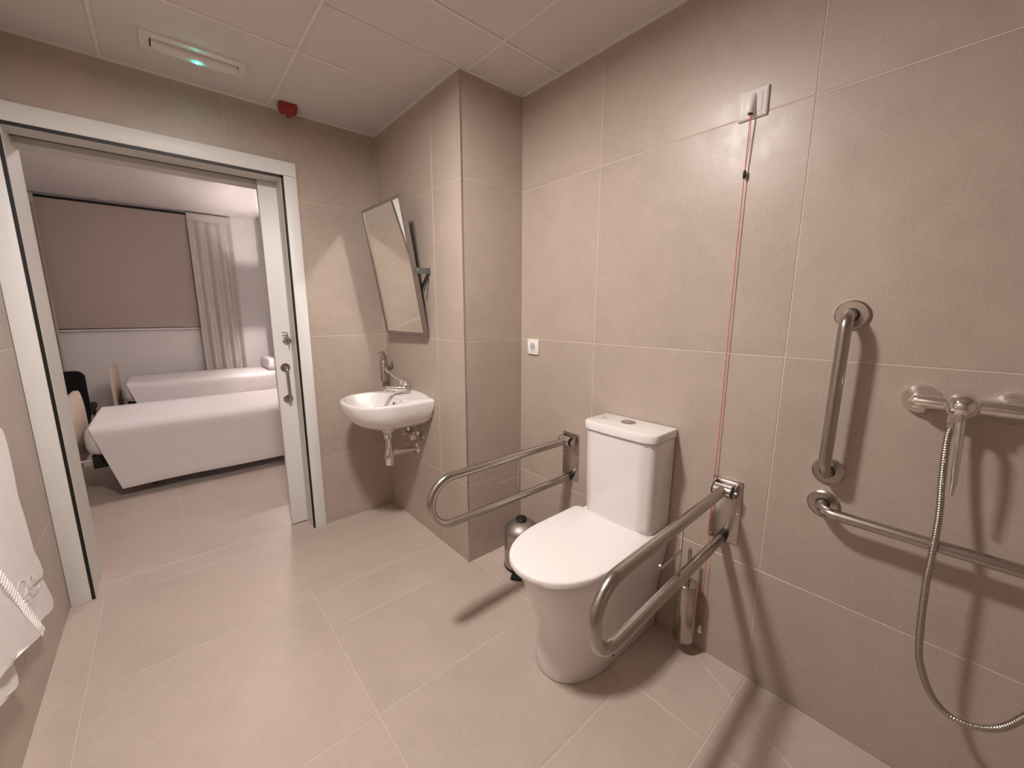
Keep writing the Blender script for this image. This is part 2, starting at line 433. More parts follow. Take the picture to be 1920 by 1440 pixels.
# ------------------------------------------------------------ toilet
TX, TY = 1.15, .878
t = thing('toilet', 'white close-coupled toilet with closed lid between the two folding rails', 'toilet', (TX, TY, 0))
bm = bmesh.new()
secs = [(0, .925, .133, .20), (.006, .921, .137, .20), (.06, .925, .134, .20), (.13, .928, .133, .20), (.19, .922, .138, .20), (.25, .905, .146, .21), (.31, .880, .157, .23),
        (.36, .860, .163, .25), (.405, .842, .170, .27), (.432, .838, .172, .27), (.438, .842, .169, .27)]
loft(bm, [dshape(xf, XB-.004, TY, hw, z, fl_, rb=.012, p=2.15) for z, xf, hw, fl_ in secs])
obj('pedestal', bm, CERAM, t, angle=50)
bm = bmesh.new()   # rear deck carrying the cistern
loft(bm, [rrect(1.385, TY, .086, h_w, .03, z) for z, h_w in ((.30, .140), (.34, .146), (.385, .160), (.42, .171), (.458, .172))]+[rrect(1.385, TY, .084, .168, .03, .464)])
obj('rear_deck', bm, CERAM, t)
bm = bmesh.new()
loft(bm, [dshape(.822, 1.318, TY, .178, z, .27, rb=.03, p=2.15) for z in (.441, .4515)])
obj('seat', bm, SEATM, t)
bm = bmesh.new()
L = [(.4535, .804, .188), (.456, .802, .190), (.471, .802, .190), (.4755, .8045, .1875), (.4775, .810, .182), (.479, .83, .165), (.480, .90, .11)]
loft(bm, [dshape(xf, 1.312-(i > 3)*.008*(i-3), TY, hw, z, .27, rb=.028, p=2.15) for i, (z, xf, hw) in enumerate(L)])
obj('lid', bm, SEATM, t, angle=40)
def cis(z, hw, xf, bulge):
    """cistern outline with a slightly bowed front"""
    out = []; n = 14; r = .042; xb = XB-.006
    for k in range(n+1):
        y = TY+(hw-r)*(1-2*k/n); out.append(Vector((xf-bulge*(1-((y-TY)/hw)**2), y, z)))
    for k in range(1, 7):
        t_ = math.radians(180+90*k/6); out.append(Vector((xf+r*.9+r*.9*math.cos(t_), TY-hw+r+r*math.sin(t_), z)))
    out.append(Vector((xb, TY-hw, z))); out.append(Vector((xb, TY+hw, z)))
    for k in range(0, 6):
        t_ = math.radians(90+90*k/6); out.append(Vector((xf+r*.9+r*.9*math.cos(t_), TY+hw-r+r*math.sin(t_), z)))
    return out
bm = bmesh.new()
loft(bm, [cis(.466, .156, 1.318, .016), cis(.485, .158, 1.314, .017), cis(.66, .161, 1.310, .012), cis(.838, .163, 1.308, .010)])
cs = obj('cistern', bm, CERAM, t, angle=40)
bm = bmesh.new()
loft(bm, [cis(.8415, .163, 1.305, .010), cis(.8435, .168, 1.300, .010), cis(.868, .169, 1.299, .010), cis(.874, .166, 1.302, .010), cis(.876, .160, 1.308, .010)])
cl_ = obj('cistern_lid', bm, CERAM, t, angle=40)
obj('maker_mark', BX(1.395, 1.400, .985, 1.008, .8755, .8766), GREYM, cl_)
bt = obj('flush_button', lathe(bmesh.new(), (1.405, .887, .875), (0, 0, 1), [(0, .030), (.004, .030), (.005, .027), (.0045, .0)]), DCHROME, cl_)
hbm = bmesh.new()
for s in (-1, 1):
    loft(hbm, [[Vector((1.405+s*(.0015+.022*math.cos(q)), .887+.022*math.sin(q), z)) for q in [(-PI/2+PI*k/12) for k in range(13)]] for z in (.8785, .8815)])
obj('button_half', hbm, CHROME, cl_)
obj('fixing_cap', lathe(bmesh.new(), (1.16, TY-.133, .035), (0, -1, 0), [(0, .008), (.003, .008), (.004, .004), (.004, 0)], n=6), DARK, t)

# ------------------------------------------------------------ fold-down rails
def fold_rail(y, ytip, label, xt=.683):
    t = thing('fold_down_rail', label, 'grab rail', (XB, y, .615), 'fold-down rails beside the toilet')
    yc = y
    pl = obj('wall_plate', BX(XB-.004, XB, yc-.051, yc+.051, .495, .735, bev=.0018), PLATE, t)
    for dy in (-.042, .042):
        for z in (.508, .615, .722):
            obj('screw', lathe(bmesh.new(), (XB-.004, yc+dy, z), (-1, 0, 0), [(0, .0048), (.0015, .0042), (.0022, .002), (.0022, 0)], n=10), CHROME, pl)
    bm = bmesh.new()   # pressed U bracket round the hinge
    for s in (-1, 1):
        loft(bm, [[Vector((XB-.004, yc+s*.036+dy, .728)), Vector((XB-.030, yc+s*.036+dy, .722)), Vector((XB-.052, yc+s*.036+dy, .706)), Vector((XB-.052, yc+s*.036+dy, .690)),
              Vector((XB-.035, yc+s*.036+dy, .680)), Vector((XB-.004, yc+s*.036+dy, .676))] for dy in (-.0016, .0016)])
    box(bm, XB-.016, XB-.004, yc-.036, yc+.036, .722, .727)
    obj('hinge_bracket', bm, PLATE, t)
    hg = obj('hinge_barrel', CY((XB-.040, yc-.030, .702), (XB-.040, yc+.030, .702), .0225, bev=.002), CHROME, t)
    for s in (-1, 1): obj('washer', CY((XB-.040, yc+s*.030, .702), (XB-.040, yc+s*.0335, .702), .0215), BLACK, hg)
    obj('hinge_pin', CY((XB-.040, yc-.044, .702), (XB-.040, yc+.044, .702), .005, n=12), CHROME, hg)
    f = lambda x, z: (x, y+(ytip-y)*(1.45-x)/.78, z)
    up_ = .702; lo = .508
    path = fillet([f(XB-.050, up_), f(xt, up_), f(xt, (up_+lo)/2)], .094, 14)[:-1]+fillet([f(xt, (up_+lo)/2), f(xt, lo), f(XB-.022, lo)], .094, 14)[1:]
    tb = obj('rail_tube', TB(path, .0168, n=20), STEEL, t, angle=40)
    p1, p0 = Vector(f(.80, lo)), Vector(f(.802, lo))
    obj('weld_ring', CY(p0, p1, .0173), PLATE, tb)
    obj('rubber_buffer', CY(f(XB-.024, lo), f(XB-.004, lo), .018), BLACK, t)
    hk = obj('paper_holder', TB([f(1.118, lo+.012), f(1.118, up_-.012)], .0032, n=8), PLATE, t)
    obj('paper_hook', TB(fillet([f(1.118, .606), f(.992, .604), f(.982, .620)], .008, 5), .0030, n=8), PLATE, hk)
    return t
fold_rail(1.247, 1.247, 'folding steel grab rail nearer the washbasin, left of the toilet')
fold_rail(.511, .484, 'folding steel grab rail in front, right of the toilet beside the brush holder', xt=.672)

# ------------------------------------------------------------ fixed grab bars
def grab(name, label, pts, ends):
    t = thing(name, label, 'grab bar', (XB, ends[0][0], ends[0][1]))
    obj('bar_tube', TB(fillet(pts, .042, 12), .0155, n=20), STEEL, t, angle=40)
    for (y, z) in ends:
        fl2 = obj('flange', lathe(bmesh.new(), (XB, y, z), (-1, 0, 0), [(0, .0405), (.006, .0405), (.009, .036), (.0095, .0)], n=36), PLATE, t)
        obj('seal_ring', lathe(bmesh.new(), (XB-.009, y, z), (-1, 0, 0), [(0, .0185), (.003, .0175), (.003, 0)]), DARK, fl2)
g1 = XB-.008; gx = XB-.070
grab('grab_bar', 'short vertical steel grab bar above the end of the horizontal bar',
     [(g1, .234, 1.315), (gx, .234, 1.315), (gx, .236, .850), (g1, .236, .850)], [(.234, 1.315), (.236, .850)])
grab('grab_bar', 'long horizontal steel grab bar running behind the shower hose',
     [(g1, .237, .745), (gx, .237, .745), (gx, -.56, .745), (g1, -.56, .745)], [(.237, .745), (-.56, .745)])

# ------------------------------------------------------------ shower mixer, hose, hand shower
t = thing('shower_mixer', 'chrome wall shower mixer with ball centre and long lever', 'shower mixer', (XB, 0, 1.10))
MX = XB-.055; MZ = 1.103
for y in (.070, -.080):
    fl3 = obj('escutcheon', lathe(bmesh.new(), (XB, y, MZ-.003), (-1, 0, 0), [(0, .038), (.004, .0385), (.018, .034), (.032, .022), (.040, .018), (.044, .017), (.046, 0)], n=36), CHROME, t)
    obj('union_nut', lathe(bmesh.new(), (XB-.034, y, MZ-.003), (-1, 0, 0), [(0, .020), (.010, .020), (.011, .017), (.011, 0)], n=6), CHROME, fl3)
bm = TB([(MX, .082, MZ), (MX, .068, MZ), (MX, .03, MZ), (MX, -.03, MZ), (MX, -.075, MZ), (MX, -.095, MZ), (MX, -.104, MZ)], .016, n=24,
        radii=[.012, .0165, .0165, .0175, .0185, .018, .010])
obj('mixer_body', bm, CHROME, t)
sp = bmesh.new(); bmesh.ops.create_uvsphere(sp, u_segments=32, v_segments=20, radius=.0315, matrix=Matrix.Translation((MX-.006, -.004, MZ)) @ Matrix.Diagonal((1.05, 1, 1, 1)))
ball = obj('cartridge_ball', sp, CHROME, t, angle=60)
obj('marker', lathe(bmesh.new(), (MX-.034, -.002, MZ-.008), (-1, .1, -.3), [(0, .0035), (.0025, .003), (.0025, 0)], n=10), BLACK, ball)
obj('lever', TB([(MX-.022, -.005, MZ-.018), (MX-.036, -.006, MZ-.035), (MX-.040, -.010, MZ-.10), (MX-.038, -.013, MZ-.16), (MX-.037, -.014, MZ-.185), (MX-.037, -.014, MZ-.212)], .007,
               radii=[.008, .0085, .0072, .0068, .0055, .0045]), CHROME, t)
obj('outlet', CY((MX+.002, .006, MZ-.020), (MX+.002, .006, MZ-.045), .011, n=6), CHROME, t)

t = thing('shower_hose', 'ribbed metal shower hose looping down below the mixer', 'shower hose', (1.40, 0, .3))
hp = smooth_path([(MX+.002, .006, MZ-.047), (1.414, .010, 1.015), (1.400, .005, .915), (1.388, -.001, .843), (1.379, -.003, .773), (1.374, -.003, .705), (1.372, -.003, .645), (1.372, -.011, .495), (1.372, -.023, .425), (1.373, -.054, .355), (1.375, -.095, .327),
                  (1.375, -.144, .345), (1.375, -.178, .392), (1.375, -.212, .49), (1.374, -.26, .70), (1.385, -.31, .98), (1.400, -.335, 1.18), (1.402, -.34, 1.262)], 30)
dense = [hp[0]]; acc = 0.0                       # resample evenly, one rib every 6 mm
for i_ in range(1, len(hp)):
    seg = (hp[i_]-hp[i_-1]); L_ = seg.length; d_ = .0015-acc
    while d_ <= L_: dense.append(hp[i_-1]+seg*(d_/L_)); d_ += .0015
    acc = (acc+L_) % .0015
rad = [.0078 if i_ % 4 < 2 else .0062 for i_ in range(len(dense))]
obj('hose_braid', TB(dense, .007, n=12, radii=rad), STEEL, t, angle=80)
obj('ferrule', CY(hp[0], hp[0]-Vector((0, 0, .03)), .0095, .008), CHROME, t)
t = thing('hand_shower', 'chrome hand shower on a wall holder at the end of the hose', 'hand shower', (XB, -.34, 1.30))
obj('wall_holder', lathe(bmesh.new(), (XB, -.34, 1.33), (-1, 0, 0), [(0, .022), (.02, .022), (.03, .014), (.085, .014), (.085, 0)]), CHROME, t)
obj('handle', TB([(1.402, -.34, 1.27), (1.395, -.34, 1.34), (1.375, -.34, 1.46)], .013), CHROME, t)
obj('spray_head', lathe(bmesh.new(), (1.385, -.34, 1.475), (-.9, 0, -.35), [(-.012, .015), (0, .045), (.014, .048), (.018, .044), (.018, 0)]), CHROME, t)

# ------------------------------------------------------------ toilet brush
BXc, BYc = 1.415, .598
t = thing('toilet_brush_holder', 'polished steel cylinder toilet brush holder on the wall behind the right rail', 'toilet brush', (BXc, BYc, .055))
obj('canister', lathe(bmesh.new(), (BXc, BYc, .058), (0, 0, 1), [(0, .036), (.002, .0385), (.232, .0385), (.234, .0375), (.234, 0)], n=40), POLISH, t)
obj('lid', lathe(bmesh.new(), (BXc, BYc, .292), (0, 0, 1), [(0, .0390), (.005, .0390), (.007, .037), (.008, .012), (.014, .010), (.014, 0)], n=40), POLISH, t)
h_ = obj('handle', lathe(bmesh.new(), (BXc, BYc, .30), (0, 0, 1), [(0, .009), (.018, .009), (.020, .0065), (.135, .0065), (.140, .0045), (.140, 0)], n=20), POLISH, t)
obj('wall_bracket', BX(BXc+.034, XB, BYc-.012, BYc+.012, .17, .22, bev=.002), DCHROME, t)

# ------------------------------------------------------------ pedal bin
PX, PY = 1.298, 1.420; PR = .088
t = thing('pedal_bin', 'small round steel pedal bin with black knob behind the toilet', 'bin', (PX, PY, 0))
obj('bin_body', lathe(bmesh.new(), (PX, PY, .012), (0, 0, 1), [(0, PR-.004), (.006, PR), (.188, PR), (.190, PR-.002), (.190, 0)], n=48), STEEL, t)
obj('base_ring', lathe(bmesh.new(), (PX, PY, 0), (0, 0, 1), [(0, PR-.002), (.010, PR+.002), (.016, PR+.0015), (.018, PR-.004)], n=48), BLACK, t)
ld = obj('lid', lathe(bmesh.new(), (PX, PY, .203), (0, 0, 1), [(0, PR+.001), (.006, PR+.001), (.022, PR-.006), (.040, PR-.024), (.052, PR-.052), (.056, PR-.075), (.056, 0)], n=48), SATIN, t, angle=50)
obj('lid_knob', lathe(bmesh.new(), (PX, PY, .256), (0, 0, 1), [(0, .022), (.006, .028), (.012, .029), (.017, .025), (.018, 0)], n=28), BLACK, ld)
pd = Vector((-.80, -.60, 0)).normalized(); sd = Vector((-pd.y, pd.x, 0)); pc = Vector((PX, PY, 0))
def oriented_box(bm, c, hx, hy, z0, z1):
    vsq = [c+pd*a_*hx+sd*b_*hy for a_, b_ in ((-1, -1), (1, -1), (1, 1), (-1, 1))]
    loft(bm, [[Vector((v.x, v.y, z0)) for v in vsq], [Vector((v.x, v.y, z1)) for v in vsq]])
bm = bmesh.new(); oriented_box(bm, pc+pd*(PR+.004), .010, .030, .022, .050); obj('pedal_housing', bm, BLACK, t)
bm = bmesh.new(); oriented_box(bm, pc+pd*(PR+.030), .018, .028, .004, .016); pe = obj('pedal', bm, BLACK, t)
bm = bmesh.new(); oriented_box(bm, pc+pd*(PR+.014), .012, .014, .020, .028); obj('pedal_arm', bm, CHROME, pe)

# ------------------------------------------------------------ washbasin
BY = 2.165; BX0 = XS
t = thing('washbasin', 'small white ceramic washbasin on the wall near the door', 'washbasin', (XS, BY, .84))
N = 72; BC = Vector((.885, BY, 0))
def outline(ang, xt=.682, hw=.238, xb=XS-.0008):
    """polar outline of a half-oval basin with flat back, about BC"""
    d = Vector((math.cos(ang), math.sin(ang)))
    lo_, hi_ = 0.0, .6
    def inside(q):
        x, y = BC.x+q.x, q.y
        if x > xb: return False
        if x > .93:   # straight-ish sides drawn slightly in towards the wall
            return abs(y) < hw*(1-.0*(x-.93))
        return (abs(y)/hw)**2.3+((.93-x)/(.93-xt))**2.3 < 1
    for _ in range(40):
        mid = (lo_+hi_)/2
        if inside(d*mid): lo_ = mid
        else: hi_ = mid
    return d*lo_
angs = [2*PI*k/N for k in range(N)]
extra = [math.atan2(.238, XS-.0008-BC.x), -math.atan2(.238, XS-.0008-BC.x)]
angs = sorted(set([a_ % (2*PI) for a_ in angs]+[x % (2*PI) for x in extra]))
def oring(z, xt, hw, back_in=0.0, xb=XS-.0008):
    return [Vector((BC.x+q.x, BY+q.y, z)) for q in (outline(a_, xt, hw, xb) for a_ in angs)]
def zr(q):   # the rim rises gently towards the wall
    u = max(0, (q.x-.99)/.11); return .018*u*u*(3-2*u)*math.exp(-((q.y-BY)/.16)**4)+.002*u
rings = []
for z, xt, hw in ((.672, .872, .060), (.676, .835, .10), (.690, .788, .152), (.715, .742, .196), (.745, .712, .219), (.785, .690, .233), (.825, .682, .2375), (.836, .683, .2375), (.841, .688, .234)):
    rings.append(oring(z, xt, hw))
top = rings[-1]
for q in rings[-1]: q.z += zr(q)
for q in rings[-2]: q.z += zr(q)*.9
def bowl(s, z, sx=.136, sy=.195, cx_=.848):
    out = []
    for a_ in angs:
        cs_, sn_ = math.cos(a_), math.sin(a_); p = 2.4
        r = 1/((abs(cs_)/sx)**p+(abs(sn_)/sy)**p)**(1/p)
        out.append(Vector((cx_+cs_*r*s, BY+sn_*r*s, z)))
    return out
for s, z in ((1.04, .842), (1.0, .839), (.965, .828), (.90, .79), (.78, .745), (.58, .715), (.32, .703), (.12, .700)): rings.append(bowl(s, z))
rr_ = rings[len(rings)-8]
bm = bmesh.new(); loft(bm, rings)
bs = obj('basin', bm, CERAM, t, angle=60)
obj('drain_boss', CY((.925, BY, .640), (.925, BY, .684), .034, .046, n=28), CERAM, t)
obj('drain_grid', lathe(bmesh.new(), (.842, BY, .699), (0, 0, 1), [(0, .022), (.003, .022), (.004, .017), (.002, 0)]), CHROME, bs)
obj('overflow_hole', lathe(bmesh.new(), (.968, BY, .800), (-1, 0, .55), [(0, .0075), (.0015, .0075), (.0015, 0)], n=16), DARK, bs)

t = thing('basin_tap', 'chrome single lever tap with long medical lever on the washbasin', 'tap', (1.045, BY, .845))
tp = bmesh.new(); lathe(tp, (1.050, BY, .857), (-.10, 0, 1), [(0, .027), (.004, .027), (.006, .0235), (.060, .0215), (.062, .020), (.062, 0)], n=28)
obj('tap_body', tp, CHROME, t)
obj('spout', TB([(1.045, BY, .880), (1.01, BY, .880), (.97, BY, .890), (.935, BY, .897), (.912, BY, .894), (.909, BY, .882)], .012, radii=[.021, .018, .015, .014, .0135, .012]), CHROME, t)
hd = obj('lever_cap', lathe(bmesh.new(), (1.043, BY, .903), (-.12, 0, 1), [(0, .0235), (.003, .025), (.036, .024), (.041, .020), (.041, 0)], n=28), CHROME, t)
obj('lever', TB(smooth_path([(1.030, BY, .925), (1.005, BY, .938), (.975, BY, .962), (.948, BY, .985), (.935, BY, 1.000), (.930, BY, 1.018)], 5), .004, radii=None), CHROME, hd)
obj('lever_grip', TB([(.948, BY, .984), (.935, BY, .999), (.930, BY, 1.012)], .0062), CHROME, hd)

t = thing('bottle_trap', 'chrome bottle trap waste pipe under the washbasin', 'drain pipe', (.925, BY, .44))
TXc = .925
bm = bmesh.new(); lathe(bm, (TXc, BY, .435), (0, 0, 1), [(0, .022), (.003, .0265), (.042, .0265), (.044, .028), (.048, .028), (.080, .0255), (.098, .0185), (.108, .0180), (.110, .0205), (.118, .0205), (.120, .018)])
obj('trap_bottle', bm, CHROME, t)
obj('tail_pipe', CY((TXc, BY, .545), (TXc, BY, .612), .0180), CHROME, t)
obj('waste_nut', lathe(bmesh.new(), (TXc, BY, .598), (0, 0, 1), [(0, .022), (.003, .0275), (.010, .0275), (.012, .0265), (.042, .0275), (.043, 0)], n=28), CHROME, t)
obj('outlet_nut', CY((TXc+.018, BY, .506), (TXc+.046, BY-.001, .506), .021, n=8), CHROME, t)
obj('outlet_pipe', CY((TXc+.038, BY-.001, .506), (XS, BY-.010, .502), .0168), CHROME, t)
obj('wall_flange', lathe(bmesh.new(), (XS, BY-.010, .502), (-1, 0, 0), [(0, .036), (.004, .035), (.010, .025), (.014, .019)], n=32), CHROME, t)

def valve(y, label):
    t = thing('angle_valve', label, 'valve', (XS, y, .60), 'angle valves under the washbasin')
    obj('rosette', lathe(bmesh.new(), (XS, y, .60), (-1, 0, 0), [(0, .030), (.003, .029), (.009, .017), (.012, .012)]), DCHROME, t)
    obj('valve_body', CY((XS-.006, y, .60), (XS-.052, y, .60), .0115), DCHROME, t)
    obj('valve_knob', lathe(bmesh.new(), (XS-.048, y, .60), (-1, 0, 0), [(0, .012), (.004, .019), (.022, .018), (.027, .013), (.027, 0)], n=12), CHROME, t)
    obj('riser_nut', CY((XS-.030, y, .607), (XS-.030, y, .630), .0105, n=6), CHROME, t)
    obj('flexible_riser', TB(smooth_path([(XS-.030, y, .625), (XS-.032, y+.003, .655), (XS-.045, BY+(y-BY)*.8, .664)], 8), .0048, n=10), DCHROME, t)
valve(2.205, 'chrome angle valve under the washbasin, nearer the door wall')
valve(2.085, 'chrome angle valve under the washbasin, nearer the corner of the column')

# ------------------------------------------------------------ soap dispenser
sx_, sy_ = 1.045, 2.455
t = thing('soap_dispenser', 'steel cylinder soap dispenser on the wall above the washbasin', 'soap dispenser', (sx_, sy_, .89))
obj('canister', lathe(bmesh.new(), (sx_, sy_, .888), (0, 0, 1), [(0, .024), (.002, .0255), (.128, .0255), (.130, .0245), (.130, .021), (.165, .0195), (.167, .014), (.167, 0)], n=32), STEEL, t)
pm = obj('pump_head', lathe(bmesh.new(), (sx_, sy_, 1.053), (0, 0, 1), [(0, .010), (.012, .010), (.022, .0105), (.024, .008), (.024, 0)]), STEEL, t)
obj('nozzle', TB(fillet([(sx_, sy_, 1.070), (sx_-.012, sy_+.030, 1.068), (sx_-.016, sy_+.040, 1.058)], .008), .0032, n=8), STEEL, pm)
obj('wall_bracket', BX(sx_+.02, XS, sy_-.008, sy_+.008, .985, 1.005, bev=.002), CHROME, t)
obj('wall_rose', lathe(bmesh.new(), (XS, sy_, .985), (-1, 0, 0), [(0, .024), (.005, .024), (.007, .020), (.007, 0)]), DCHROME, t)

# ------------------------------------------------------------ tilting mirror
MY0, MY1 = 1.940, 2.398
top_x, bot_x, z0_, z1_ = .950, 1.064, 1.199, 1.893
ax_z = Vector((top_x-bot_x, 0, z1_-z0_)).normalized(); nrm = Vector((-ax_z.z, 0, ax_z.x)).normalized()
if nrm.x > 0: nrm = -nrm
t = thing('tilting_mirror', 'steel framed rectangular mirror tilted forward above the washbasin', 'mirror', (XS, (MY0+MY1)/2, 1.54))
H = (Vector((top_x, 0, z1_))-Vector((bot_x, 0, z0_))).length
def mp(y, s, n_): v = Vector((bot_x-.028*(y-MY0), y, z0_))+ax_z*s+nrm*n_; return v
def mbox(bm, y0, y1, s0, s1, n0, n1):
    loft(bm, [[mp(y0, s0, n_), mp(y1, s0, n_), mp(y1, s1, n_), mp(y0, s1, n_)] for n_ in (n0, n1)])
fw_ = .013
for (y0, y1, s0, s1) in ((MY0, MY1, 0, fw_), (MY0, MY1, H-fw_, H), (MY0, MY0+fw_, fw_, H-fw_), (MY1-fw_, MY1, fw_, H-fw_)):
    bm = bmesh.new(); mbox(bm, y0, y1, s0, s1, -.024, 0); obj('frame_rail', bm, FRAMEM, t)
bm = bmesh.new(); mbox(bm, MY0+fw_, MY1-fw_, fw_, H-fw_, -.008, -.0035); obj('mirror_glass', bm, MIRR, t)
bm = bmesh.new(); mbox(bm, MY0+fw_, MY1-fw_, fw_, H-fw_, -.022, -.0085); obj('back_panel', bm, GREYM, t)
for s, y in ((-1, MY0-.004), (1, MY1+.004)):
    br = obj('pivot_bracket', BX(1.022, XS, y-.003, y+.003, 1.520, 1.550), GREYM, t)
    obj('brace', TB([(1.088, y, 1.518), (1.094, y, 1.500), (1.068, y+.002, 1.430)], .0035, n=6), BLACK, br)
    obj('bracket_foot', BX(XS-.004, XS, y-.014, y+.014, 1.515, 1.553), GREYM, br)
    obj('pivot_screw', CY((1.032, y-s*.0, 1.537), (1.032, y+s*.007, 1.537), .005, n=12), CHROME, br)

# ------------------------------------------------------------ pull-cord alarm switch, socket
SY, SZ = .547, 1.960
t = thing('alarm_switch', 'white square switch plate high on the wall holding the red cord', 'switch', (XB, SY, SZ))
bm = bmesh.new()   # cushion-shaped plate
ringsp = []
for x_, h_s in ((0, .0415), (.004, .0418), (.0085, .0405), (.0105, .036)):
    ringsp.append([Vector((XB-x_, SY+p.x, SZ+p.y)) for p in rrect(0, 0, h_s, h_s, .002, 0, 3)])
loft(bm, ringsp); pl = obj('face_plate', bm, WPLAST, t, angle=50)
obj('inner_panel', BX(XB-.0125, XB-.009, SY-.0275, SY+.0275, SZ-.0275, SZ+.0275, bev=.001), WPLAST, t)
obj('indicator_mark', BX(XB-.0112, XB-.0098, SY-.028, SY-.024, SZ-.0345, SZ-.0325), GREYM, pl)
bm = bmesh.new()
pr = [(XB-.010, .0), (XB-.022, .0)]
loft(bm, [[Vector((XB-.009-d*math.sin(q), SY+.011*math.cos(q), z)) for q in [PI*k/14 for k in range(15)]] for z, d in ((SZ+.028, .004), (SZ+.018, .013), (SZ-.01, .022), (SZ-.031, .026))])
obj('cord_housing', bm, WPLAST, t)
obj('housing_mouth', CY((XB-.020, SY, SZ-.0325), (XB-.020, SY, SZ-.030), .006, n=14), DARK, t)

t = thing('pull_cord', 'thin red emergency cord hanging from the switch to near the floor', 'pull cord', (1.44, SY, .10))
obj('cord', TB(smooth_path([(XB-.020, SY, SZ-.034), (1.462, .551, 1.755), (1.462, .553, 1.37), (1.463, .553, .92), (1.4605, .5535, .73), (1.459, .553, .51), (1.452, .553, .12)], 6), .0013, n=6), REDC, t)
obj('cord_loop', TB(smooth_path([(XB-.020, SY-.002, SZ-.034), (1.461, SY-.002, 1.86), (1.462, .5505, 1.755)], 5), .0009, n=6), REDC, t)
obj('cord_tail', TB(smooth_path([(1.4600, .5545, .66), (1.463, .5585, .58), (1.4600, .5585, .50), (1.4590, .554, .49)], 5), .0007, n=6), REDC, t)
obj('cord_bead', lathe(bmesh.new(), (1.462, .551, 1.742), (0, 0, 1), [(0, .002), (.004, .0042), (.012, .0052), (.020, .0050), (.026, .0030), (.027, 0)], n=14), BLACK, t)
obj('cord_pull', lathe(bmesh.new(), (1.4515, .553, .090), (0, 0, 1), [(0, .0075), (.002, .0082), (.012, .0075), (.026, .0042), (.030, .003), (.030, 0)], n=14), WPLAST, t)

qy, qz = 1.521, 1.143
t = thing('wall_socket', 'white square power socket low on the wall beside the column', 'socket', (XB, qy, qz))
obj('face_plate', BX(XB-.010, XB, qy-.040, qy+.040, qz-.040, qz+.040, bev=.0025), WPLAST, t)
bm = bmesh.new(); lathe(bm, (XB-.0098, qy, qz), (-1, 0, 0), [(-.008, .019), (.0015, .0195), (.0022, .022), (.0, .0235), (-.001, .0235)], n=36)
rg = obj('socket_ring', bm, WPLAST, t)
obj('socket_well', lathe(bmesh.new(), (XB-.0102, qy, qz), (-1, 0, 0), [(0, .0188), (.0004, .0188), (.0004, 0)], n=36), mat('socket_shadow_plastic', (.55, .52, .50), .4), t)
for dy in (-.0095, .0095):
    obj('pin_hole', lathe(bmesh.new(), (XB-.0106, qy+dy, qz), (-1, 0, 0), [(0, .0028), (.0006, .0028), (.0006, 0)], n=12), DARK, t)
for s in (-1, 1): obj('earth_clip', BX(XB-.014, XB-.010, qy-.0025, qy+.0025, qz+s*.015-.0035, qz+s*.015+.0035), CHROME, t)

# ------------------------------------------------------------ ceiling fittings
t = thing('emergency_light', 'long recessed emergency light with a green led above the door', 'emergency light', (.233, 2.265, ZC))
bm = bmesh.new()
ox0, ox1, oy0, oy1 = .060, .405, 2.197, 2.330
ix0, ix1, iy0, iy1 = .090, .378, 2.2355, 2.3045
for a0, a1, b0, b1 in ((ox0, ox1, oy0, iy0), (ox0, ox1, iy1, oy1), (ox0, ix0, iy0, iy1), (ix1, ox1, iy0, iy1)):
    obj('bezel', BX(a0, a1, b0, b1, ZC-.004, ZC+.004), GRID, t)
obj('shadow_gap', BX(ix0, ix1, iy0, iy1, ZC-.001, ZC+.003), DARK, t)
rl = []
for k in range(17):   # half-round lens hanging below the ceiling
    x_ = .094+(.374-.094)*k/16; s = min(1, .70+.30*min(k, 16-k)/2)
    rl.append([Vector((x_, 2.2725+.0310*math.cos(q), ZC-.0015-.026*s*math.sin(q)**.7)) for q in [PI*j/12 for j in range(13)]])
bm = bmesh.new(); loft(bm, rl); ln = obj('lens', bm, LENS, t, angle=60)
bm = bmesh.new(); bmesh.ops.create_uvsphere(bm, u_segments=12, v_segments=8, radius=.0042, matrix=Matrix.Translation((.236, 2.264, ZC-.0275)))
obj('led', bm, LED, ln)
bm = bmesh.new(); bmesh.ops.create_uvsphere(bm, u_segments=12, v_segments=8, radius=.001, matrix=Matrix.Translation((.238, 2.297, ZC-.03)))
bm.free()

t = thing('alarm_indicator', 'small dark red alarm indicator on the ceiling over the door corner', 'alarm indicator', (.616, 2.47, ZC))
bm = bmesh.new()
q = [(.577, 2.434), (.652, 2.434), (.660, 2.452), (.655, 2.496), (.640, 2.508), (.590, 2.508), (.575, 2.492), (.570, 2.452)]
loft(bm, [[Vector((x_, y_, ZC)) for x_, y_ in q], [Vector((x_, y_, ZC-.018)) for x_, y_ in q], [Vector((.615+(x_-.615)*.9, 2.471+(y_-2.471)*.9, ZC-.034)) for x_, y_ in q]])
obj('housing', bm, REDP, t)
obj('nozzle', lathe(bmesh.new(), (.618, 2.482, ZC-.030), (0, .15, -1), [(0, .024), (.006, .022), (.010, .010), (.022, .007), (.026, 0)], n=20), REDP, t)

# ------------------------------------------------------------ towels on a rail at the left wall
t = thing('towel_rail', 'steel towel rail on the left wall carrying the white towels', 'towel rail', (XL, 1.50, .985))
RX = -.428
obj('rail_bar', CY((RX, 1.02, .975), (RX, 1.865, .975), .009), STEEL, t)
for y in (1.06, 1.78): obj('rail_post', CY((XL, y, .975), (RX, y, .975), .008), STEEL, t)

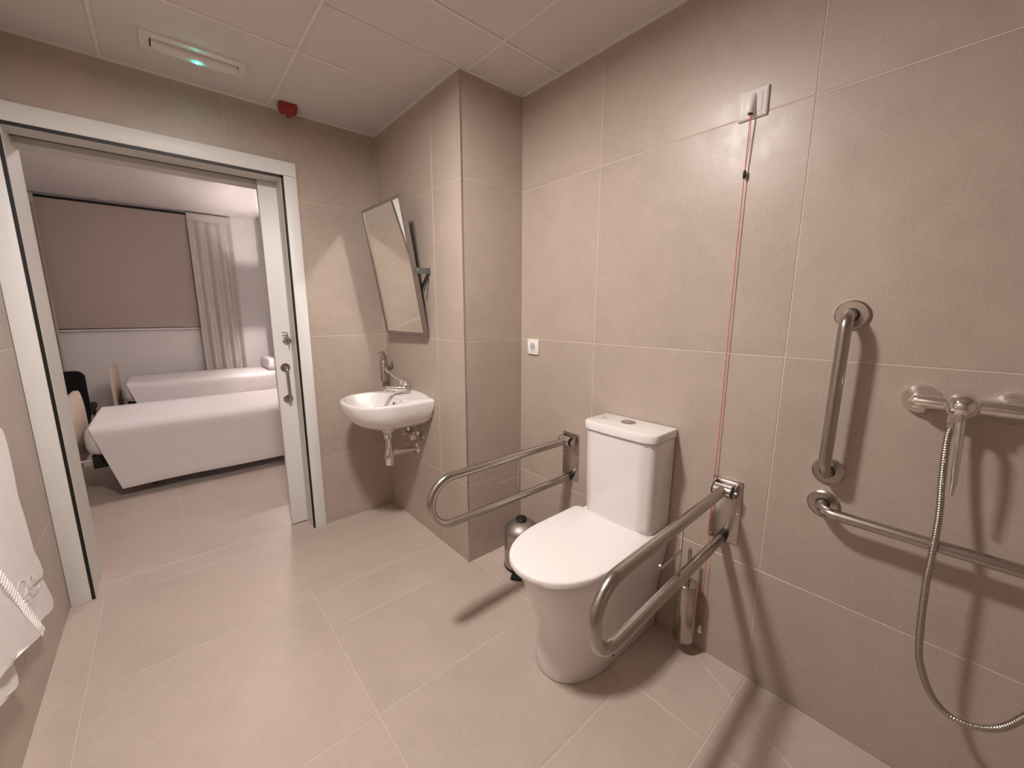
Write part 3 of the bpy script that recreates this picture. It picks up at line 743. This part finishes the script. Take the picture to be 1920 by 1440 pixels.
def cloth(name, edge_pts, x, th, ymin, seed, mt=TOWEL, zt=None, amp=.004, parent=None):
    """hanging terry sheet: right/bottom outline (y, z) swept back to ymin with thickness and soft folds"""
    rnd = random.Random(seed); ph = [rnd.uniform(0, 6) for _ in range(3)]
    n = 22; rows = []
    for (y, z, zl) in edge_pts:      # zl: height of the same row at ymin
        rows.append([(ymin+(y-ymin)*(k/n), zl+(z-zl)*(k/n)) for k in range(n+1)])
    def wob(y, z, d): return amp*(math.sin(y*26+ph[0]+z*3)+.6*math.sin(y*47+ph[1]))*min(1, max(0, (1.05-z)*2.2))+d
    bm = bmesh.new(); F, B = [], []
    for r in rows:
        F.append([bm.verts.new((x+wob(y, z, 0), y, z)) for y, z in r])
        B.append([bm.verts.new((x+wob(y, z, -th), y-.0008, z+.001)) for y, z in r])
    R = len(rows)
    for i in range(R-1):
        for k in range(n):
            bm.faces.new((F[i][k], F[i][k+1], F[i+1][k+1], F[i+1][k])); bm.faces.new((B[i][k], B[i+1][k], B[i+1][k+1], B[i][k+1]))
        bm.faces.new((F[i][n], B[i][n], B[i+1][n], F[i+1][n])); bm.faces.new((F[i][0], F[i+1][0], B[i+1][0], B[i][0]))
    for k in range(n):
        bm.faces.new((F[0][k], B[0][k], B[0][k+1], F[0][k+1])); bm.faces.new((F[-1][k], F[-1][k+1], B[-1][k+1], B[-1][k]))
    return bm
# far towel (two layers; the longer carries the woven logo)
t = thing('towel', 'white terry towel with embossed oval emblem, farther one on the left wall rail', 'towel', (-.40, 1.6, .31))
bm = cloth('x', [(1.850, .990, .990), (1.885, .976, .978), (1.896, .954, .955), (1.902, .919, .93), (1.894, .826, .86), (1.884, .76, .80), (1.895, .674, .72), (1.902, .56, .65), (1.930, .508, .60), (1.972, .459, .575), (1.921, .458, .57)], -.400, .012, 1.30, 1)
obj('front_fold', bm, TOWEL, t, angle=70)
bm = cloth('x', [(1.80, .80, .80), (1.85, .66, .70), (1.895, .52, .62), (1.921, .458, .57), (1.952, .420, .56), (1.978, .385, .545), (1.998, .350, .54), (2.005, .325, .535), (2.000, .309, .53), (1.985, .303, .525), (1.956, .311, .520), (1.883, .333, .515)], -.402, .010, 1.30, 2)
ly = obj('long_layer', bm, TOWEL, t, angle=70)
bm = bmesh.new()
def emb(cy_, cz_, ry, rz, a0=0, a1=2*PI, rot=-.35, n_=20, r_=.0009):
    pts = []
    for k in range(n_+1):
        q = a0+(a1-a0)*k/n_; u, v = ry*math.cos(q), rz*math.sin(q)
        pts.append((-.3990, cy_+u*math.cos(rot)-v*math.sin(rot), cz_+u*math.sin(rot)+v*math.cos(rot)))
    tube(bm, pts, r_, n=6)
emb(1.735, .520, .040, .024); emb(1.822, .494, .030, .018, .5, 5.2); emb(1.79, .470, .06, .010, 0, PI); emb(1.86, .458, .035, .010, PI, 2*PI)
emb(1.735, .468, .035, .012, .3, 3.4); emb(1.76, .448, .040, .010, .2, 2.9)
for k in range(5): emb(1.85+.016*k, .492-.008*k, .007, .007, 0, 4.5)
obj('embossed_emblem', bm, TOWEL, ly)
# near towel
t = thing('towel', 'white terry towel with whip-stitched edge, nearer one on the left wall rail', 'towel', (-.37, 1.4, .37))
bm = cloth('x', [(1.33, .985, .985), (1.36, .93, .93), (1.42, .82, .83), (1.495, .695, .76), (1.541, .633, .72), (1.612, .522, .68), (1.67, .445, .66), (1.711, .383, .64), (1.640, .404, .60), (1.589, .424, .57), (1.438, .482, .53)], -.370, .010, 1.20, 3, amp=.003)
ft = obj('front_layer', bm, TOWEL, t, angle=70)
bm = bmesh.new()
ed = [Vector((-.3680, y, z)) for y, z in ((1.495, .695), (1.541, .633), (1.612, .522), (1.67, .445), (1.708, .388))]
tot = sum((ed[i+1]-ed[i]).length for i in range(4)); nst = 24
for s in range(nst):
    d_ = tot*s/nst; i = 0
    while i < 3 and d_ > (ed[i+1]-ed[i]).length: d_ -= (ed[i+1]-ed[i]).length; i += 1
    p = ed[i]+(ed[i+1]-ed[i]).normalized()*d_; q_ = p+Vector((0, -.030, -.012))
    tube(bm, [p, (p+q_)/2+Vector((.0002, 0, 0)), q_], .0013, n=6)
st = obj('stitched_edge', bm, TOWEL, ft); st['kind'] = 'stuff'
bm = cloth('x', [(1.33, .70, .70), (1.40, .60, .62), (1.46, .51, .56), (1.496, .452, .53), (1.514, .425, .52), (1.523, .400, .51), (1.519, .378, .50), (1.500, .374, .49), (1.475, .382, .485), (1.376, .431, .475)], -.386, .010, 1.20, 4)
obj('back_layer', bm, TOWEL, t, angle=70)

# ------------------------------------------------------------ bedroom beyond the door
s_ = struct('wall_window_side', BX(BXL-.1, BXR+.1, BYW, BYW+.1, 0, BZ+.1), BEDWALL); s_.name = 'wall_bedroom_far'
bm = BX(BXR, BXR+.1, 2.80, BYW+.1, 0, BZ+.1); box(bm, 1.162, BXR+.01, 2.80, 6.40, 0, BZ+.05)  # second box: unseen projection added to cut off the bed-head light on the far wall
s_ = struct('wall_bedroom_right', bm, BEDWALL)
s_ = struct('wall_bedroom_left', BX(BXL-.1, BXL, 2.80, BYW+.1, 0, BZ+.1), BEDWALL)
s_ = struct('wall_bedroom_near', BX(BXL-.1, XL-.12, 2.70, 2.80, 0, BZ+.1), BEDWALL)
s_ = struct('ceiling', BX(BXL-.1, BXR+.1, 2.80, BYW+.1, BZ, BZ+.1), BEDWALL)
obj('bulkhead', BX(BXL-.1, BXR+.1, 2.70, 2.80, ZC+.1, BZ+.1), BEDWALL, s_)

t = thing('roller_blind', 'closed taupe roller blind covering the bedroom window', 'blind', (-.2, 6.97, 1.14))
obj('blind_fabric', BX(-.95, .62, 6.962, 6.965, 1.142, 2.59), BLIND, t)
obj('bottom_bar', BX(-.95, .62, 6.957, 6.970, 1.130, 1.150, bev=.003), BLIND, t)
obj('roller_tube', CY((-.95, 6.968, 2.588), (.62, 6.968, 2.588), .016), DARK, t)
wn = struct('window_1', BX(-.95, .62, 6.988, 7.0, 1.122, 2.6), mat('dark_window_glass', (.02, .02, .025), .1))
obj('window_sill', BX(-1.02, .66, 6.972, 7.0, 1.095, 1.121, bev=.003), BEDWALL, wn)

def curtain(x0, x1, z0, z1, y, folds, label, seed, taper=0):
    t = thing('curtain', label, 'curtain', ((x0+x1)/2, y, z0), 'curtains at the bedroom window')
    rnd = random.Random(seed); bm = bmesh.new(); nx, nz = folds*14, 26; grid = []
    ph = [rnd.uniform(-.5, .5) for _ in range(folds+1)]
    for side in (0, .004):
        gr = []
        for j in range(nz+1):
            v = j/nz; z = z0+(z1-z0)*v; row = []
            for i in range(nx+1):
                u = i/nx; f_ = u*folds; k = int(min(folds-1, f_)); fr = f_-k
                dpt = .095*(.20+.75*(1-v)**.6)*(.5+.5*math.cos(2*PI*fr+ph[k]*(1-v)))**.8 + .006*math.sin(9*u+4*v)
                if v > .955: dpt *= .5
                xx = x0+(x1-x0)*u+taper*(1-v)*(u-.2)
                row.append(bm.verts.new((xx, y-dpt+side, z)))
            gr.append(row)
        grid.append(gr)
    A, B_ = grid
    for j in range(nz):
        for i in range(nx):
            bm.faces.new((A[j][i], A[j][i+1], A[j+1][i+1], A[j+1][i])); bm.faces.new((B_[j][i], B_[j+1][i], B_[j+1][i+1], B_[j][i+1]))
        for i in (0, nx): bm.faces.new((A[j][i], A[j+1][i], B_[j+1][i], B_[j][i]))
    obj('curtain_fabric', bm, CURT, t, angle=80)
    obj('heading_tape', BX(x0, x1, y-.036, y-.030, z1-.10, z1-.012), CURT, t)
curtain(.40, .875, .04, 2.605, 6.945, 4, 'grey beige pleated curtain hanging right of the bedroom blind', 3)
curtain(-1.30, -.90, .04, 2.605, 6.945, 4, 'grey beige pleated curtain hanging left of the bedroom blind, partly hidden', 5)

def bed(y0, y1, zt, label, zs, x0=-.50, xend=1.155):
    t = thing('bed', label, 'bed', ((x0+xend)/2, (y0+y1)/2, 0), 'single beds in the bedroom')
    bm = bmesh.new()   # mattress wrapped in sheet, rounded end
    cyb = (y0+y1)/2; hy = (y1-y0)/2
    rings_ = []
    for z, ins in ((zt-.20, .035), (zt-.185, .012), (zt-.14, 0), (zt-.06, 0), (zt-.022, .010), (zt-.006, .028), (zt-.002, .05)):
        rings_.append(rrect((x0+xend)/2, cyb, (xend-x0)/2-ins, hy-ins, .06, z))
    loft(bm, rings_); obj('mattress', bm, BEDW, t, angle=60)
    # bedspread: top panel and hanging side toward the door, open corner at the foot
    bm = bmesh.new(); nu, nv = 40, 18; G_ = []
    xs0 = x0+.035
    for i in range(nu+1):
        u = i/nu; row = []
        for j in range(nv+1):
            v = j/nv
            if v < .45:
                yy = y1-.02-(y1-.02-(y0-.004))*(v/.45); zz = zt+.004; xx = xs0+(xend-xs0)*u
                if j == 8: zz -= .004
            else:
                s = (v-.45)/.55; yy = y0-.008-.05*s-.006*math.sin(13*u+2*s)*s; zz = zt+.002-(zt-zs)*s
                xx = (xs0+.12*s)+(xend-xs0-.12*s)*u
                zz += .012*math.sin(u*4)*s*(1-u)
            row.append(Vector((xx, yy, zz)))
        G_.append(row)
    V0 = [[bm.verts.new(p) for p in r] for r in G_]; V1 = [[bm.verts.new(p+Vector((0, .002, -.003))) for p in r] for r in G_]
    for i in range(nu):
        for j in range(nv):
            bm.faces.new((V0[i][j], V0[i+1][j], V0[i+1][j+1], V0[i][j+1])); bm.faces.new((V1[i][j], V1[i][j+1], V1[i+1][j+1], V1[i+1][j]))
        for j in (0, nv): bm.faces.new((V0[i][j], V1[i][j], V1[i+1][j], V0[i+1][j]))
    for j in range(nv):
        for i in (0, nu): bm.faces.new((V0[i][j], V0[i][j+1], V1[i][j+1], V1[i][j]))
    obj('bedspread', bm, BEDW, t, angle=70)
    obj('bed_frame', BX(x0+.02, xend, y0+.05, y1-.05, zt-.30, zt-.205, bev=.004), DARK, t)
    for xx in (x0+.32, xend-.25):
        for yy in (y0+.14, y1-.14):
            lg = obj('leg', CY((xx, yy, .02), (xx, yy, zt-.29), .022), BLACK, t)
            obj('caster', CY((xx, yy-.012, .022), (xx, yy+.012, .022), .022), GREYM, lg)
    # rounded foot board
    bm = bmesh.new(); fx0, fx1 = x0-.085, x0-.062; zb, ztp = .19, zt+.19; r = .26
    prof = []
    for k in range(13):
        a_ = PI/2*k/12; prof.append((y1-.01-r*.9+r*.9*math.cos(a_), ztp-r+r*math.sin(a_)))
    for k in range(13):
        a_ = PI/2+PI/2*k/12; prof.append((y0+.01+r*.9+r*.9*math.cos(a_), ztp-r+r*math.sin(a_)))
    prof += [(y0+.01, zb), (y1-.01, zb)]
    loft(bm, [[Vector((x_, p[0], p[1])) for p in prof] for x_ in (fx0, fx1)])
    obj('foot_board', bm, BEECH, t, angle=25)
    for yy in (y0+.10, y1-.10): obj('board_bolt', CY((fx1, yy, zt-.25), (x0+.03, yy, zt-.25), .010), CHROME, t)
    return t
bed(3.92, 4.80, .525, 'nearer single bed with white bedspread, seen through the doorway', .075)
bed(5.99, 6.80, .545, 'farther single bed with white bedspread under the window', .12, x0=-.40)
t = thing('pillow', 'white pillow at the head of the farther bed', 'pillow', (1.09, 6.5, .552))
bm = bmesh.new(); rg_ = []
for k in range(9):
    q = PI*k/8; s = math.sin(q)**.5; rg_.append(rrect(1.085-.01*math.cos(q), 6.5, max(.055*(.35+.65*s), .01), .30*(.75+.25*s), .008, .552+.075*(1-math.cos(q))))
loft(bm, rg_); obj('pillow_case', bm, BEDW, t, angle=80)

t = thing('chair', 'black leather chair standing between the two beds', 'chair', (-.80, 5.15, 0))
bm = bmesh.new(); pr_ = []
rr = rrect(0, 0, .23, .22, .06, 0)
loft(bm, [[Vector((-.79+p.x, 5.06+.03*(p.y)+dy, .60+p.y)) for p in rr] for dy in (-.02, .02)])
obj('backrest', bm, CHAIRB, t, angle=50)
obj('seat', BX(-1.02, -.56, 5.08, 5.52, .41, .47, bev=.02), CHAIRB, t)
for x_ in (-1.0, -.585):
    for y_ in (5.08, 5.48): obj('leg', CY((x_, y_, 0), (x_, y_, .42), .014), BLACK, t)

t = thing('ceiling_downlight', 'unseen round light on the bedroom ceiling near the door, domed to spread light', 'ceiling light', (.80, 4.2, BZ))
obj('trim_ring', lathe(bmesh.new(), (.80, 4.2, BZ), (0, 0, -1), [(0, .12), (0, .145), (.012, .142), (.012, .12)]), WPLAST, t)
obj('diffuser', lathe(bmesh.new(), (.80, 4.2, BZ), (0, 0, -1), [(0, .12), (.030, .118), (.055, .100), (.072, .070), (.080, .035), (.082, 0)]), BLAMP, t)  # unseen lamp; dome shape put in to brighten bedroom walls and ceiling
# bed-head light throwing light up and down the wall (behind the sliding door)
ly0 = 5.75
t = thing('bedside_light', 'boxed wall light over the bed head shining up and down', 'wall light', (1.162, ly0, 1.55))
obj('shell', BX(1.108, 1.116, ly0-.17, ly0+.17, 1.48, 1.62), WPLAST, t)
obj('shell', BX(1.159, 1.162, ly0-.17, ly0+.17, 1.48, 1.62), WPLAST, t)
for y_ in (ly0-.17, ly0+.16): obj('end_cap', BX(1.116, 1.159, y_, y_+.01, 1.48, 1.62), WPLAST, t)
obj('mid_plate', BX(1.116, 1.159, ly0-.16, ly0+.16, 1.545, 1.555), WPLAST, t)
obj('up_lamp', CY((1.150, ly0, 1.5555), (1.150, ly0, 1.570), .0075), BUPL, t)
obj('down_lamp', CY((1.150, ly0, 1.530), (1.150, ly0, 1.5445), .0075), BUPL, t)
